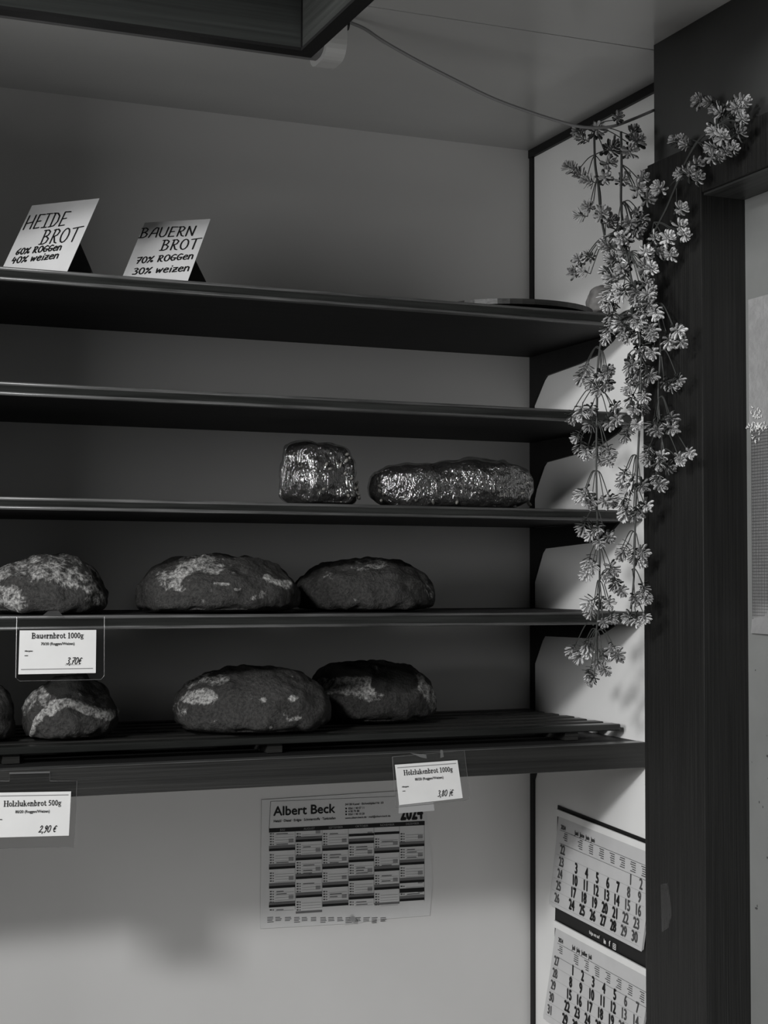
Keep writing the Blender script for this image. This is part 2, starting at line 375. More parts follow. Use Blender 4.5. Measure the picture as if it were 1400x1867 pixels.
# door casing
XCs = 1.155
bm = box(XCs, XP, YJ-.004, 1.845, 0, ZC+.576, .0008)
bx(bm, XCs+.003, XP, 1.845, 1.866, 0, ZC+.576, .004)
bx(bm, XCs, XP, .55, YJ-.004, ZD, ZC+.576, .002)
struct('trim_3', bm, M['wood_z'])
struct('trim_5', box(XP-.012, 1.2235, .62, YJ-.004, ZD-.003, ZD-.0002), M['wood_y'])
struct('trim_4', box(XP-.001, 1.224, YJ-.0035, YJ-.0005, 0, ZD), M['wood_z'])

# door
d1 = empty('door_1', (1.224, 1.2, 0)); tag(d1, kind='structure')
obj('door_panel', box(1.224, 1.262, .62, YJ, 0, ZD, .002), M['door'], d1)
bm = bmesh.new()
for k in range(90):
    y = random.uniform(1.50, YJ-.006); z = ZC+random.uniform(-1.0, -.09); r = random.uniform(.0008, .0022)
    a = random.uniform(0, 3.14); l = r*random.choice((1, 1, 1.6, 3.5))
    q = [Vector((1.2238, y+math.cos(a+t)*l*.6, z+math.sin(a+t)*r)) for t in (0, 1.2, 2.2, 3.2, 4.3, 5.3)]
    bm.faces.new([bm.verts.new(p) for p in q])
obj('paint_chips', bm, M['inkgrey'], d1)

# ------------------------------------------------------------------ shelves
XL = .002
SH = {'top': (.386, .4035), 'second': (.2365, .2535), 'third': (.0885, .1045), 'fourth': (-.0675, -.0490)}
YF = 2.04
labels = {'top': 'topmost dark shelf board carrying the two handwritten bread signs',
          'second': 'empty dark shelf board between the signs shelf and the wrapped loaves',
          'third': 'dark shelf board carrying the two plastic-wrapped loaves',
          'fourth': 'dark shelf board at eye level carrying three floured round loaves'}
for k, (z0, z1) in SH.items():
    s = empty('wall_shelf', ((XL+XS)/2, YB, ZC+z0)); tag(s, labels[k], 'shelf', 'wall shelves in the niche')
    z0 += ZC; z1 += ZC
    obj('shelf_board', box(XL, XS-.001, YF+.012, YB, z0+.0005, z1-.0005), M['under'], s)
    # moulded front lip: two thin beads with a flat band between
    bm = bmesh.new(); n = 10; prof = []
    H = z1-z0
    prof += [(YF+.012, z0)]
    for i in range(6):
        a = -math.pi/2-i*math.pi/5*.9; prof.append((YF+.0022+.0022*math.cos(a), z0+.0022+.0022*math.sin(a)))
    prof += [(YF+.0016, z0+.0046), (YF+.0016, z1-.0046)]
    for i in range(6):
        a = math.pi+.1*math.pi-i*math.pi/5*.55; prof.append((YF+.0022+.0022*math.cos(a), z1-.0022+.0022*math.sin(a)))
    prof += [(YF+.012, z1)]
    prism(bm, [Vector((XL, y, z)) for y, z in prof], Vector((XS-.001-XL, 0, 0)))
    lip = obj('front_lip', bm, M['lip'], s)
    for zz in (z0+.0021, z1-.0021):
        obj('edge_highlight_bead', tube(bmesh.new(), [(XL, YF+.0018, zz), (XS-.0012, YF+.0018, zz)], .0024, n=12), M['bead'], lip, True)
# brackets
BR = {'top': ([(2.398, .24), (2.389, .299), (2.350, .340), (2.339, .347), (2.226, .353), (2.168, .360), (2.122, .376), (2.105, .386), (2.398, .386)], 'top shelf with the handwritten signs'),
      'second': ([(2.398, .09), (2.389, .135), (2.380, .155), (2.352, .192), (2.342, .199), (2.227, .206), (2.165, .213), (2.106, .229), (2.095, .2365), (2.398, .2365)], 'empty second shelf'),
      'third': ([(2.398, -.06), (2.390, -.009), (2.358, .044), (2.348, .052), (2.184, .059), (2.140, .068), (2.105, .0885), (2.398, .0885)], 'shelf of plastic-wrapped loaves'),
      'fourth': ([(2.398, -.21), (2.391, -.15), (2.360, -.105), (2.351, -.097), (2.202, -.095), (2.160, -.088), (2.105, -.0675), (2.398, -.0675)], 'shelf of three floured loaves'),
      'bottom': ([(2.398, -.353), (2.388, -.345), (2.379, -.33), (2.374, -.29), (2.398, -.29)], 'deep bottom shelf')}
for k, (pts, what) in BR.items():
    bm = prism(bmesh.new(), [Vector((XS-.0045, y, ZC+z)) for y, z in pts], Vector((.0044, 0, 0)))
    tag(obj('shelf_bracket', bm, M['bracket']), 'black plate bracket on the side wall under the '+what, 'bracket', 'shelf brackets on the side wall')
# bottom shelf: board behind a tall front beam
s = empty('deep_shelf', ((XL+XS)/2, YB, ZC-.284)); tag(s, 'lowest deep shelf with a tall dark wooden front beam', 'shelf')
obj('shelf_board', box(XL, XS-.001, 2.052, YB, ZC-.284, ZC-.2458), M['under'], s)
beam = obj('front_beam', box(XL, XS-.0015, 2.030, 2.052, ZC-.2835, ZC-.2455, .0018, 2), M['wood_x'], s)
obj('edge_highlight_bead', box(XL, XS-.0018, 2.0305, 2.0525, ZC-.2462, ZC-.2452, .0004), M['bead'], beam)  # pale strip, painted highlight along the top edge of the beam
# slatted rack lying on it
s = empty('slatted_rack', (.45, 2.24, ZC-.2450)); tag(s, 'dark slatted wooden rack lying on the bottom shelf under the loaves', 'rack')
for i in range(7):
    y = 2.086+i*.0475
    obj('slat', box(XL, XS-.012-.002*(i % 3), y, y+.026, ZC-.2325, ZC-.2225, .0015), M['lip'] if i == 0 else M['wood_x'], s)
for x in (.05, .32, .685, 1.16):
    obj('cross_bar', box(x, x+.022, 2.092, 2.385, ZC-.2448, ZC-.2325), M['wood_x'], s)

# ------------------------------------------------------------------ hanging light valance, lamp, cable
s = empty('light_valance', (.59, 1.7, ZT)); tag(s, 'dark wood-grained hanging light valance with an inside corner under the ceiling', 'valance')
zb = ZC+.6215
obj('back_board', box(-1.2, .594, 1.700, 1.716, zb, ZT-.001), M['valance'], s)
obj('side_board', box(.5945, .6105, 1.275, 1.716, zb, ZT-.001), M['valance_y'], s)
bm = box(-1.2, .612, 1.6985, 1.718, zb-.004, zb-.0002); bx(bm, .593, .612, 1.275, 1.6985, zb-.004, zb-.0002)
obj('edge_strip', bm, M['black'], s)
obj('corner_joint', box(.5925, .5945, 1.6985, 1.7, zb, ZT-.001), M['black'], s)
s = empty('tube_lamp', (.4, 1.92, ZT)); tag(s, 'pale plastic tube lamp with rounded end cap behind the dark valance', 'lamp')
def u_prof(y0, y1, z0, z1, r, n=6):
    pts = [(y0, z1)]
    for i in range(n+1):
        a = math.pi+i*math.pi/2/n; pts.append((y0+r+r*math.cos(a), z0+r+r*math.sin(a)))
    for i in range(n+1):
        a = 1.5*math.pi+i*math.pi/2/n; pts.append((y1-r+r*math.cos(a), z0+r+r*math.sin(a)))
    return pts+[(y1, z1)]
def u_box(x0, x1, *a):
    return prism(bmesh.new(), [Vector((x0, y, z)) for y, z in u_prof(*a)], Vector((x1-x0, 0, 0)))
obj('end_cap', u_box(.694, .722, 1.885, 1.955, ZC+.684, ZT-.001, .024), M['plasticwhite'], s, False)
obj('lamp_body', u_box(-.5, .694, 1.893, 1.947, ZC+.69, ZT-.001, .022), M['recess'], s)
bm = tube(bmesh.new(), [(.7215, 1.90, ZC+.733), (.729, 1.90, ZC+.733)], .0065, n=12)
obj('cable_gland', bm, M['black'], s)
pp = [(630, 38), (664, 52), (700, 76), (760, 110), (830, 146), (900, 180), (968, 205), (1018, 221), (1052, 230), (1085, 233), (1118, 230), (1152, 218), (1192, 201)]
pts = [onY(x, y, 1.905-.053*i/12) for i, (x, y) in enumerate(pp)]
tag(obj('cable', tube(bmesh.new(), smooth_path(pts, 5), .0022, n=8), M['cable'], None, True), 'thin grey cable sagging from the lamp to the door wall', 'cable')

# ------------------------------------------------------------------ tent signs
def tent(BL, BR_, TL, TR, foot, name_label, rows):
    BL, BR_, TL, TR = [Vector((p[0], p[1], p[2]+ZC)) for p in (BL, BR_, TL, TR)]
    zs = ZC+SH['top'][1]+.0008
    ex = (TR-TL).normalized(); dn = (BL-TL); k = (TL.z-zs)/(-dn.z)
    BL = TL+dn*k; BR_ = TR+(BR_-TR)*k
    s = empty('tent_sign', (BL+BR_)/2); tag(s, name_label, 'sign', 'handwritten tent signs on the top shelf')
    ey = (TL-BL).normalized(); n = ex.cross(ey).normalized(); th = .0006
    leaf = obj('front_leaf', prism(bmesh.new(), [BL, BR_, TR, TL], -n*th), M['card'], s)
    fr = onY(foot[0], foot[1], BR_.y+.055)
    def on_card(u, v): return TL+(TR-TL)*u+(BL-TL)*v-n*th*1.5
    for_top = on_card(.66, .22)
    k2 = (for_top.z-zs)/(for_top.z-fr.z); FR = for_top+(fr-for_top)*k2; FL = FR-ex*.042; tl = on_card(.30, .22)
    nb = (FR-FL).cross(tl-FL).normalized()
    obj('easel_strut', prism(bmesh.new(), [FR, FL, tl, for_top], nb*th), M['card_back'], s)
    ink = Ink(TL, ex, ey)
    for (txt, px0, px1, h, w, slant) in rows:
        a = onP(px0[0], px0[1], TL, n)-TL; b = onP(px1[0], px1[1], TL, n)-TL
        x0, y0, x1 = a.dot(ex), a.dot(ey), b.dot(ex)
        y1 = b.dot(ey)
        tot = sum(.35 if c == ' ' else HAND[c][0]*1.12 for c in txt)
        adv = (x1-x0)/(tot*h)
        rot = Ink(TL+ex*x0+ey*y0, ex*(x1-x0)+ey*(y1-y0), ey)
        hand(rot, txt, 0, 0, h, w, slant, adv)
        b_ = len(ink.v); ink.v += rot.v; ink.f += [tuple(i+b_ for i in f) for f in rot.f]
    ink.build('lettering', M['ink'], leaf)
tent((.316, 2.1488, .4139), (.395, 2.07, .4139), (.3675, 2.2004, .5251), (.4465, 2.1217, .5251), (168, 494),
     'handwritten HEIDE BROT tent sign at the left end of the top shelf',
     [('HEIDE', (42, 419), (121, 411), .027, .0022, -.02), ('BROT', (71, 446), (141, 440), .027, .0022, -.02),
      ('60% RoGGen'.replace('o', 'O'), (28, 465), (112, 456), .0115, .0022, 0), ('40% weizen', (20, 481), (107, 471), .0115, .0022, 0)])
tent((.4779, 2.1299, .4109), (.5595, 2.07, .4109), (.5291, 2.1996, .5151), (.6106, 2.1397, .5151), (376, 514),
     'handwritten BAUERN BROT tent sign, the right one on the top shelf',
     [('BAUERN', (253, 434), (356, 430), .022, .0022, -.02), ('BROT', (291, 457), (361, 454), .023, .0022, -.02),
      ('70% ROGGen', (247, 481), (353, 472), .0135, .0022, 0), ('30% weizen', (241, 501), (346, 494), .0135, .0022, 0)])

# board and pale loaf at the right end of the top shelf
zt = ZC+SH['top'][1]
bm = bmesh.new(); n = 40
ring = [Vector((1.115+.125*math.cos(k*2*math.pi/n), 2.165+.10*math.sin(k*2*math.pi/n), zt+.0002+.002)) for k in range(n)]
prism(bm, [p+Vector((0, 0, .008)) for p in ring], Vector((0, 0, .008)))
bx(bm, 1.02, 1.21, 2.13, 2.2, zt, zt+.0104)
tag(obj('serving_board', bm, M['wood_x']), 'dark oval wooden board lying at the right end of the top shelf', 'board')

# ------------------------------------------------------------------ loaves
def seg_dist(u, v, pts):
    d = 9e9
    for (a, b) in zip(pts, pts[1:]):
        ax, ay = a; bx_, by = b; L2 = (bx_-ax)**2+(by-ay)**2+1e-12
        t = max(0, min(1, ((u-ax)*(bx_-ax)+(v-ay)*(by-ay))/L2))
        d = min(d, math.hypot(u-ax-t*(bx_-ax), v-ay-t*(by-ay)))
    if len(pts) == 1: d = math.hypot(u-pts[0][0], v-pts[0][1])
    return d
def loaf_mesh(rx, ry, h, seed, ex=2.1, ez=2.15, base=.26, rough=.0055, nu=150, nv=90, strokes=(), char=(), top=.35, ridges=(), skew=0, taper=0, lumps=.007):
    """closed dough shape standing on z=0: width 2rx, depth 2ry, height h; strokes are flour marks in front-view coordinates u -1..1, v 0..1"""
    off = Vector((seed*7.31, seed*3.17, seed*5.9)); vs = []; fs = []; fl = []; ch = []
    zc = h*base
    for j in range(nv+1):
        ph = -math.pi/2+math.pi*j/nv
        cz, cr = math.sin(ph), math.cos(ph)
        for i in range(nu):
            th = 2*math.pi*i/nu
            c, s_ = math.cos(th), math.sin(th)
            e = 2/ex; x = math.copysign(abs(c)**e, c); y = math.copysign(abs(s_)**e, s_)
            q = 2/ez if cz > 0 else 2/4.2; rr = abs(cr)**q; z = math.copysign(abs(cz)**q, cz)
            d = Vector((x*rr, y*rr, z))
            p = Vector((rx*d.x, ry*d.y, (zc+(h-zc)*d.z) if d.z > 0 else zc*(1+d.z)))
            if taper: p.x *= 1-taper*(p.z/h); p.y *= 1-taper*.5*(p.z/h)
            p.x += skew*p.z
            nn = Vector((x*rr/rx, y*rr/ry, z/h)).normalized()
            u = p.x/rx; v = p.z/h
            dz = lumps*noise.noise(p*11+off)+rough*noise.noise(p*38+off)+rough*.5*noise.noise(p*90+off)
            f = 0; k = 0
            front = y < .35
            tn = noise.noise(p*24+off)
            if d.z > 0: f = max(f, top*(v-.45)*1.2+.22*tn)
            if front:
                wob = .06*noise.noise(p*45+off)
                for pts, w, st in strokes:
                    dd = seg_dist(u, v*1.0, pts)+wob
                    if dd < w*1.6: f = max(f, st*.82*min(1, max(0, 1.6-dd/w)))
                for pts, w, st in char:
                    dd = seg_dist(u, v, pts)+wob
                    if dd < w*1.3: k = max(k, st*min(1, max(0, (1.3-dd/w)*4)))
                for pts, w, amt in ridges:
                    dd = seg_dist(u, v, pts)+wob*.5
                    dz += amt*math.exp(-(dd/w)**2)
            p = p+nn*dz*(1 if p.z > h*.06 else .2)
            p.z = max(p.z, 0)
            vs.append(p); fl.append(max(0, f*(1-k))); ch.append(k)
    for j in range(nv):
        for i in range(nu):
            a = j*nu+i; b = j*nu+(i+1) % nu
            fs.append((a, b, b+nu, a+nu))
    return vs, fs, fl, ch
def loaf(name, at, args, label, group, cat='bread', m=None, rz=0):
    vs, fs, fl, ch = loaf_mesh(**args)
    me = bpy.data.meshes.new(name); me.from_pydata([tuple(v) for v in vs], [], fs)
    for nme, data in (('flour', fl), ('char', ch)):
        a = me.attributes.new(nme, 'FLOAT', 'POINT'); a.data.foreach_set('value', data)
    me.materials.append(m or M['crust']); me.polygons.foreach_set('use_smooth', [True]*len(me.polygons)); me.update()
    o = bpy.data.objects.new(name, me); COL.objects.link(o); o.location = at; o.rotation_euler.z = rz
    if label: tag(o, label, cat, group)
    return o
def norm(px, box_):
    x0, x1, y0, y1 = box_
    return [((x-(x0+x1)/2)/((x1-x0)/2), (y1-y)/(y1-y0)) for x, y in px]
Z4 = ZC+SH['fourth'][1]+.0005
Z5 = ZC-.2220
G4 = 'round loaves on the eye-level shelf'; G5 = 'loaves on the bottom shelf'
FACE = -.30
b = (-25, 193, 1016, 1120)
loaf('bread_loaf', onY(84, 1118, 2.17).xy.to_3d()+Vector((0, 0, Z4)), dict(rx=.086, ry=.085, h=.080, seed=1, top=.75,
     strokes=[(norm([(20, 1085), (45, 1095)], b), .18, .9), (norm([(70, 1040), (120, 1045), (160, 1070), (175, 1090)], b), .16, .75), (norm([(10, 1040), (60, 1030)], b), .2, .7)]),
     'floury loaf at the left edge of the eye-level shelf above the Bauernbrot price card', G4, rz=FACE)
b = (250, 545, 1016, 1120)
loaf('bread_loaf', onY(397, 1118, 2.17).xy.to_3d()+Vector((0, 0, Z4)), dict(rx=.118, ry=.10, h=.079, seed=2, top=.2, ex=2.0,
     strokes=[(norm([(312, 1060), (345, 1035), (370, 1022), (395, 1035)], b), .13, .8), (norm([(330, 1068), (335, 1075)], b), .04, 1), (norm([(485, 1055), (500, 1062), (520, 1070)], b), .06, 1), (norm([(465, 1090), (480, 1082)], b), .06, .6), (norm([(395, 1064), (418, 1066)], b), .02, .9), (norm([(434, 1076)], b), .02, 1.2)],
     ridges=[(norm([(312, 1062), (345, 1032), (375, 1022)], b), .05, .004), (norm([(375, 1060), (395, 1066), (420, 1063)], b), .03, .002)]),
     'loaf in the middle of the eye-level shelf with a floury bump on its left shoulder', G4, rz=FACE)
b = (530, 792, 1016, 1120)
loaf('bread_loaf', onY(661, 1118, 2.215).xy.to_3d()+Vector((0, 0, Z4)), dict(rx=.110, ry=.10, h=.082, seed=3, top=.3,
     strokes=[(norm([(650, 1030), (690, 1028)], b), .12, .62), (norm([(775, 1070), (780, 1090)], b), .08, .6), (norm([(590, 1050)], b), .08, .5)]),
     'smooth dark loaf at the right end of the eye-level shelf row', G4, rz=FACE)
b = (45, 208, 1245, 1357)
loaf('bread_loaf', onY(127, 1355, 2.19).xy.to_3d()+Vector((0, 0, Z5)), dict(rx=.063, ry=.065, h=.089, seed=4, top=0, base=.32,
     strokes=[(norm([(68, 1346), (78, 1325), (90, 1308), (110, 1298)], b), .055, 1.1), (norm([(100, 1300), (115, 1292), (128, 1287)], b), .11, 1.0), (norm([(132, 1288), (150, 1292), (172, 1306), (202, 1317)], b), .075, 1.1),
              (norm([(50, 1300), (72, 1278), (100, 1266)], b), .16, .75), (norm([(145, 1276), (180, 1285)], b), .06, .8)],
     char=[(norm([(100, 1256), (125, 1250), (150, 1256), (175, 1270)], b), .17, 1), (norm([(115, 1275), (135, 1278)], b), .07, .9)],
     ridges=[(norm([(68, 1346), (90, 1304), (128, 1283), (172, 1303), (202, 1315)], b), .05, .004), (norm([(100, 1256), (150, 1254)], b), .09, .006)]),
     'small split loaf with white flour bands behind the clear Holzlukenbrot 500g sleeve', G5, rz=FACE)
b = (-60, 36, 1255, 1357)
loaf('bread_loaf', onY(-30, 1355, 2.20).xy.to_3d()+Vector((0, 0, Z5)), dict(rx=.043, ry=.05, h=.080, seed=9, top=0, nu=90, nv=60),
     'dark loaf cut off by the left edge of the photo on the bottom shelf', G5, rz=FACE)
b = (312, 602, 1230, 1350)
loaf('bread_loaf', onY(457, 1350, 2.185).xy.to_3d()+Vector((0, 0, Z5)), dict(rx=.115, ry=.088, h=.091, seed=5, top=.12, base=.32,
     strokes=[(norm([(355, 1281), (378, 1280)], b), .11, 1.15), (norm([(345, 1262), (375, 1250), (410, 1244)], b), .06, .75), (norm([(325, 1310), (335, 1290)], b), .13, .55), (norm([(388, 1302), (393, 1322)], b), .03, .9), (norm([(530, 1283)], b), .035, 1), (norm([(516, 1312), (526, 1322), (540, 1318)], b), .03, 1), (norm([(478, 1284)], b), .025, 1), (norm([(490, 1335)], b), .03, .9)]),
     'large speckled dark loaf in front on the bottom shelf', G5, rz=FACE)
b = (552, 796, 1220, 1335)
loaf('bread_loaf', onY(674, 1335, 2.275).xy.to_3d()+Vector((0, 0, Z5)), dict(rx=.104, ry=.085, h=.094, seed=6, top=0, base=.32,
     strokes=[(norm([(590, 1262), (630, 1258), (668, 1262)], b), .19, .95), (norm([(650, 1272), (660, 1285)], b), .08, .7), (norm([(672, 1232), (670, 1248)], b), .07, .8), (norm([(755, 1255), (775, 1280), (790, 1300)], b), .11, .95)],
     char=[(norm([(570, 1238), (620, 1230), (660, 1234)], b), .12, 1), (norm([(690, 1255), (712, 1244), (735, 1258)], b), .13, .95)],
     ridges=[(norm([(570, 1245), (620, 1238), (665, 1240)], b), .08, .006), (norm([(690, 1255), (705, 1240), (740, 1245)], b), .1, .007)]),
     'loaf with two black crust flaps and flour behind the large speckled loaf', G5, rz=FACE)
loaf('bread_loaf', onY(1122, 556, 2.15).xy.to_3d()+Vector((0, 0, zt+.0184)), dict(rx=.045, ry=.045, h=.052, seed=8, top=0, nu=70, nv=50, lumps=.008),
     'pale mottled round loaf half hidden behind the garland on the top shelf', None, m=M['stone'])

# wrapped loaves
def wrapped(at, args, label, m, rz):
    t = empty('wrapped_loaf', at); t.rotation_euler.z = rz; tag(t, label, 'bread', 'plastic-wrapped loaves on the third shelf')
    core = loaf('bread_core', (0, 0, 0), args, None, None); core.parent = t
    a2 = dict(args); a2.update(rx=args['rx']+.003, ry=args['ry']+.003, h=args['h']+.003, rough=.005, nu=220, nv=130, strokes=(), char=(), lumps=.012)
    vs, fs, _, _ = loaf_mesh(**a2)
    w = obj('cling_film', (vs, fs), m, None, True); w.parent = t
    bm = bmesh.new()
    rr = random.Random(args['seed'])
    for k in range(34):
        th = -rr.uniform(.1, math.pi-.1); zz = rr.uniform(.12, .8)
        e = 2/args['ex']; x = math.copysign(abs(math.cos(th))**e, math.cos(th))*args['rx']; y = -abs(math.sin(th))**e*args['ry']
        pr = math.sqrt(max(.05, 1-max(0, (zz-args['base'])/(1-args['base']))**args['ez']))
        mm = Matrix.Translation((x*pr*(1-args.get('taper', 0)*zz)+args.get('skew', 0)*zz*args['h'], y*pr, zz*args['h']))@Matrix.Rotation(rr.uniform(0, 6), 4, 'Y')@Matrix.Diagonal((rr.uniform(.0025, .005), .002, rr.uniform(.0015, .003), 1))
        bmesh.ops.create_icosphere(bm, subdivisions=1, radius=1, matrix=mm)
    sd = obj('seeds', bm, M['seed'], None, True); sd.parent = core; tag(sd, kind='stuff')
Z3 = ZC+SH['third'][1]+.0005
wrapped(onY(586, 914, 2.15).xy.to_3d()+Vector((0, 0, Z3)), dict(rx=.051, ry=.048, h=.096, seed=11, top=.1, ex=3.6, ez=3.4, base=.4, taper=.15, skew=-.11, lumps=.007),
        'short upright half loaf wrapped in crinkled plastic film', M['wrap_a'], .22)
wrapped(onY(820, 922, 2.155).xy.to_3d()+Vector((0, 0, Z3)), dict(rx=.124, ry=.058, h=.069, seed=12, top=.1, ex=3.4, ez=3.0, base=.45, lumps=.008),
        'long low loaf wrapped in shiny plastic film at the right of its shelf', M['wrap_b'], -.10)

# ------------------------------------------------------------------ price cards
def price_card(corners, sleeve, Y, title, sub, price, tb, label, hooks, foldtop):
    """corners: paper TL, TR, BR, BL ; sleeve: outline points, hooks: clip tab outlines"""
    P = [onY(x, y, Y) for x, y in corners]
    t = empty('price_card', (P[2]+P[3])/2); tag(t, label, 'price card', 'printed bread price cards')
    pl = [onY(x, y, Y) for x, y in sleeve]
    obj('clear_sleeve', prism(bmesh.new(), [p+Vector((0, .0006, 0)) for p in pl], Vector((0, .0008, 0))), M['clear'], t)
    obj('sleeve_rim', tube(bmesh.new(), [p+Vector((0, .0008, 0)) for p in pl+pl[:1]], .0005, n=5), M['clearedge'], t)
    for h in hooks:
        hp = [onY(x, y, Y-.001) for x, y in h]
        obj('hanging_tab', prism(bmesh.new(), hp, Vector((0, .0012, 0))), M['clearedge'], t)
    pap = obj('paper_insert', prism(bmesh.new(), P, Vector((0, .0005, 0))), M['paper'], t)
    TL, TR, BR_, BL = P
    ex = (TR-TL); Wd = ex.length; ex.normalize(); ey = (TL-BL).normalized(); Hh = (TL-BL).length
    ink = Ink(TL, ex, ey, .0004)
    x0, x1, yb = tb                           # fractions: title span, baseline from the top
    serif(ink, title, (x0+x1)/2*Wd, -yb*Hh, (x1-x0)*Wd)
    ink.text(sub, (x0+x1)/2*Wd, -(yb+.155)*Hh, .064*Hh, 'C', .92, .025)
    ink.text('Allergene:', .07*Wd, -(yb+.30)*Hh, .033*Hh, 'L', 1, .05)
    ink.text('unser', .07*Wd, -(yb+.40)*Hh, .026*Hh, 'L', 1, .05)
    hand(ink, price, .615*Wd, -(yb+.60)*Hh, .15*Hh, .0010, .3, .9)
    ink.build('lettering', M['ink'], pap)
    cr = Ink(TL, ex, ey, .0003)
    fy = -.085*Hh if foldtop else -.90*Hh
    cr.rect(.03*Wd, fy, .97*Wd, fy+.018*Hh)
    if not foldtop: cr.rect(.6*Wd, -(yb+.62)*Hh, .8*Wd, -(yb+.612)*Hh)
    cr.build('fold_crease', M['inkmid'], pap)
    return t
price_card([(36, 1149.5), (175.5, 1148.5), (174.5, 1227), (33.5, 1229.5)],
           [(31, 1125), (190.5, 1124), (190, 1232), (184, 1239), (36, 1242), (29, 1236)], 2.0335, 'Bauernbrot 1000g', '70/30 (Roggen/Weizen)', '3,70€', (.155, .835, .185),
           'Bauernbrot 1000g price card hanging from the eye-level shelf lip', [[(78, 1122), (88, 1114), (107, 1114), (114, 1122)]], False)
price_card([(-20, 1445.5), (129.5, 1443), (125.5, 1523.5), (-23, 1527.5)],
           [(-24, 1424), (17, 1424), (17, 1409), (91, 1407), (91, 1424), (140.5, 1424), (136, 1545), (-28, 1548)], 2.0265, 'Holzlukenbrot 500g', '80/20 (Roggen/Weizen)', '2,90 €', (.18, .885, .31),
           'Holzlukenbrot 500g price card at the left edge of the photo on the beam', [[(17, 1408.5), (91, 1406.5), (91, 1409.5), (17, 1411.5)]], True)
pc = price_card([(720, 1394.5), (834, 1386), (843.5, 1455), (728, 1468)],
           [(715.5, 1380), (847, 1368), (857, 1456), (846, 1460), (722, 1472)], 2.0265, 'Holzlukenbrot 1000g', '80/20 (Roggen/Weizen)', '3,80 j€', (.12, .905, .27),
           'tilted Holzlukenbrot 1000g price card hanging from the right of the beam', [[(748, 1373), (777, 1376), (778, 1383), (768, 1381)], [(803, 1367), (807, 1368), (809, 1380), (803, 1382)]], True)

obj('folded_sleeve_edge', prism(bmesh.new(), [onY(x, y, 2.0278) for x, y in ((727, 1466), (790, 1460), (792, 1478), (727, 1483))], Vector((0, .0005, 0))), M['frost'], pc)
# ------------------------------------------------------------------ wall calendar on the back wall
YW = YB-.0012
def k4(u, v): return (460+.2571*u, 1430+.2571*v)
cal = empty('wall_calendar', onY(*k4(640, 990), YB)); tag(cal, 'flat half-year wall calendar headed Albert Beck taped to the back wall', 'calendar')
sh = [(122, 75), (1015, 62), (1222, 175), (1262, 500), (1272, 700), (1258, 930), (740, 985), (100, 1018), (58, 1010), (70, 600)]
sh = [(66, 110), (1030, 48), (1222, 40), (1268, 480), (1275, 700), (1258, 930), (900, 958), (740, 985), (56, 1024)]
P = [onY(*k4(*q), YW-.0004) for q in sh]
sheet = obj('sheet', prism(bmesh.new(), P, Vector((0, .0012, 0))), M['cal'], cal)
class Px(Ink):
    """marks measured on the sheet itself"""
    def __init__(s, lift): s.v = []; s.f = []; s.Y = YW-.0004-lift
    def poly(s, pts):
        b_ = len(s.v); s.v += [onY(*k4(*q), s.Y) for q in pts]; s.f.append(tuple(range(b_, b_+len(pts))))
    def bar(s, u0, v, u1, t):
        sl = .048+.02*(v-315)/600
        s.poly([(u0, v+t/2), (u1, v+t/2-sl*(u1-u0)), (u1, v-t/2-sl*(u1-u0)), (u0, v-t/2)])
dark, mid, light, fine = Px(.0004), Px(.0003), Px(.0003), Px(.0004)
GX = [(118, 306), (308, 497), (497, 683), (684, 865), (865, 1045), (1045, 1222)]
dark.bar(118, 328, 1222, 30)
BARS = [([462, 592, 728, 862], []), ([398, 528, 661, 795], [910]), ([460, 590, 722, 856], []), ([358, 412, 542, 674, 806], []), ([346, 478, 607, 738], [850]), ([434, 562, 690, 752, 818], [])]
for (u0, u1), (bs, lg) in zip(GX, BARS):
    light_t = 22
    for v in bs:
        thick = 30 if v == 752 else 18
        dark.bar(u0, v+4, u1-2, thick)
        if v not in (752, 358, 346): mid.bar(u0, v-15, u1-2, 20)
    for v in lg: mid.bar(u0, v, u1-2, 16)
    # faint day rows and columns
    v = 352
    while v < 905-(u0-118)*.06:
        if min([abs(v-b0) for b0 in bs]+[99]) > 26:
            fine.bar(u0+6, v, u0+20, 9); fine.bar(u0+26, v, u0+34, 8)
            light.bar(u0+44, v+8, u1-12, 2.2)
            if random.random() < .25: fine.bar(u0+52, v, u0+52+random.randint(50, 90), 5)
        v += 18.6
    for v in bs:
        light.bar(u1-48, v-62, u1-14, 26)
    light.poly([(u1-4, 340-(u1-118)*.05), (u1-1, 340-(u1-118)*.05), (u1-1, 900-(u1-118)*.065), (u1-4, 900-(u1-118)*.065)])
for i in range(14):
    u = 105+i*62+random.randint(-5, 5)
    if u > 1050: break
    for r in range(3 if i % 3 else 4):
        fine.bar(u, 945+r*11-(u-105)*.062+(u-105)*.066, u+40+random.randint(-6, 6), 4.5)
fine.bar(130, 122, 1018, 2.5); fine.poly([(129, 122), (132, 122), (121, 315), (118, 315)])
dark.build('printed_bars', M['ink'], sheet); mid.build('shaded_bars', M['barmid'], sheet); light.build('faint_rules', M['inkmid'], sheet); fine.build('small_print_marks', M['inkgrey'], sheet)
o = onY(*k4(150, 222), YW-.0004); exv = onY(*k4(585, 200), YW-.0004)-o
ink = Ink(o, exv, Vector((0, 0, 1)).cross(Vector((0, 1, 0))).cross(exv)*-1 if False else Vector((-exv.z, 0, exv.x)), .0005)
mpp = exv.length/435.6
def calt(t, u, v, size, align='L', sx=1, bold=0, width=None):
    q = onY(*k4(u, v), YW-.0004)-o; x, y = q.dot(ink.ex), q.dot(ink.ey)
    if width: sx = width*mpp/(font2d(t)[2]*size*mpp/.73)
    ink.text(t, x, y, size*mpp, align, sx, bold)
calt('Albert Beck', 150, 222, 62, bold=.035, width=436)
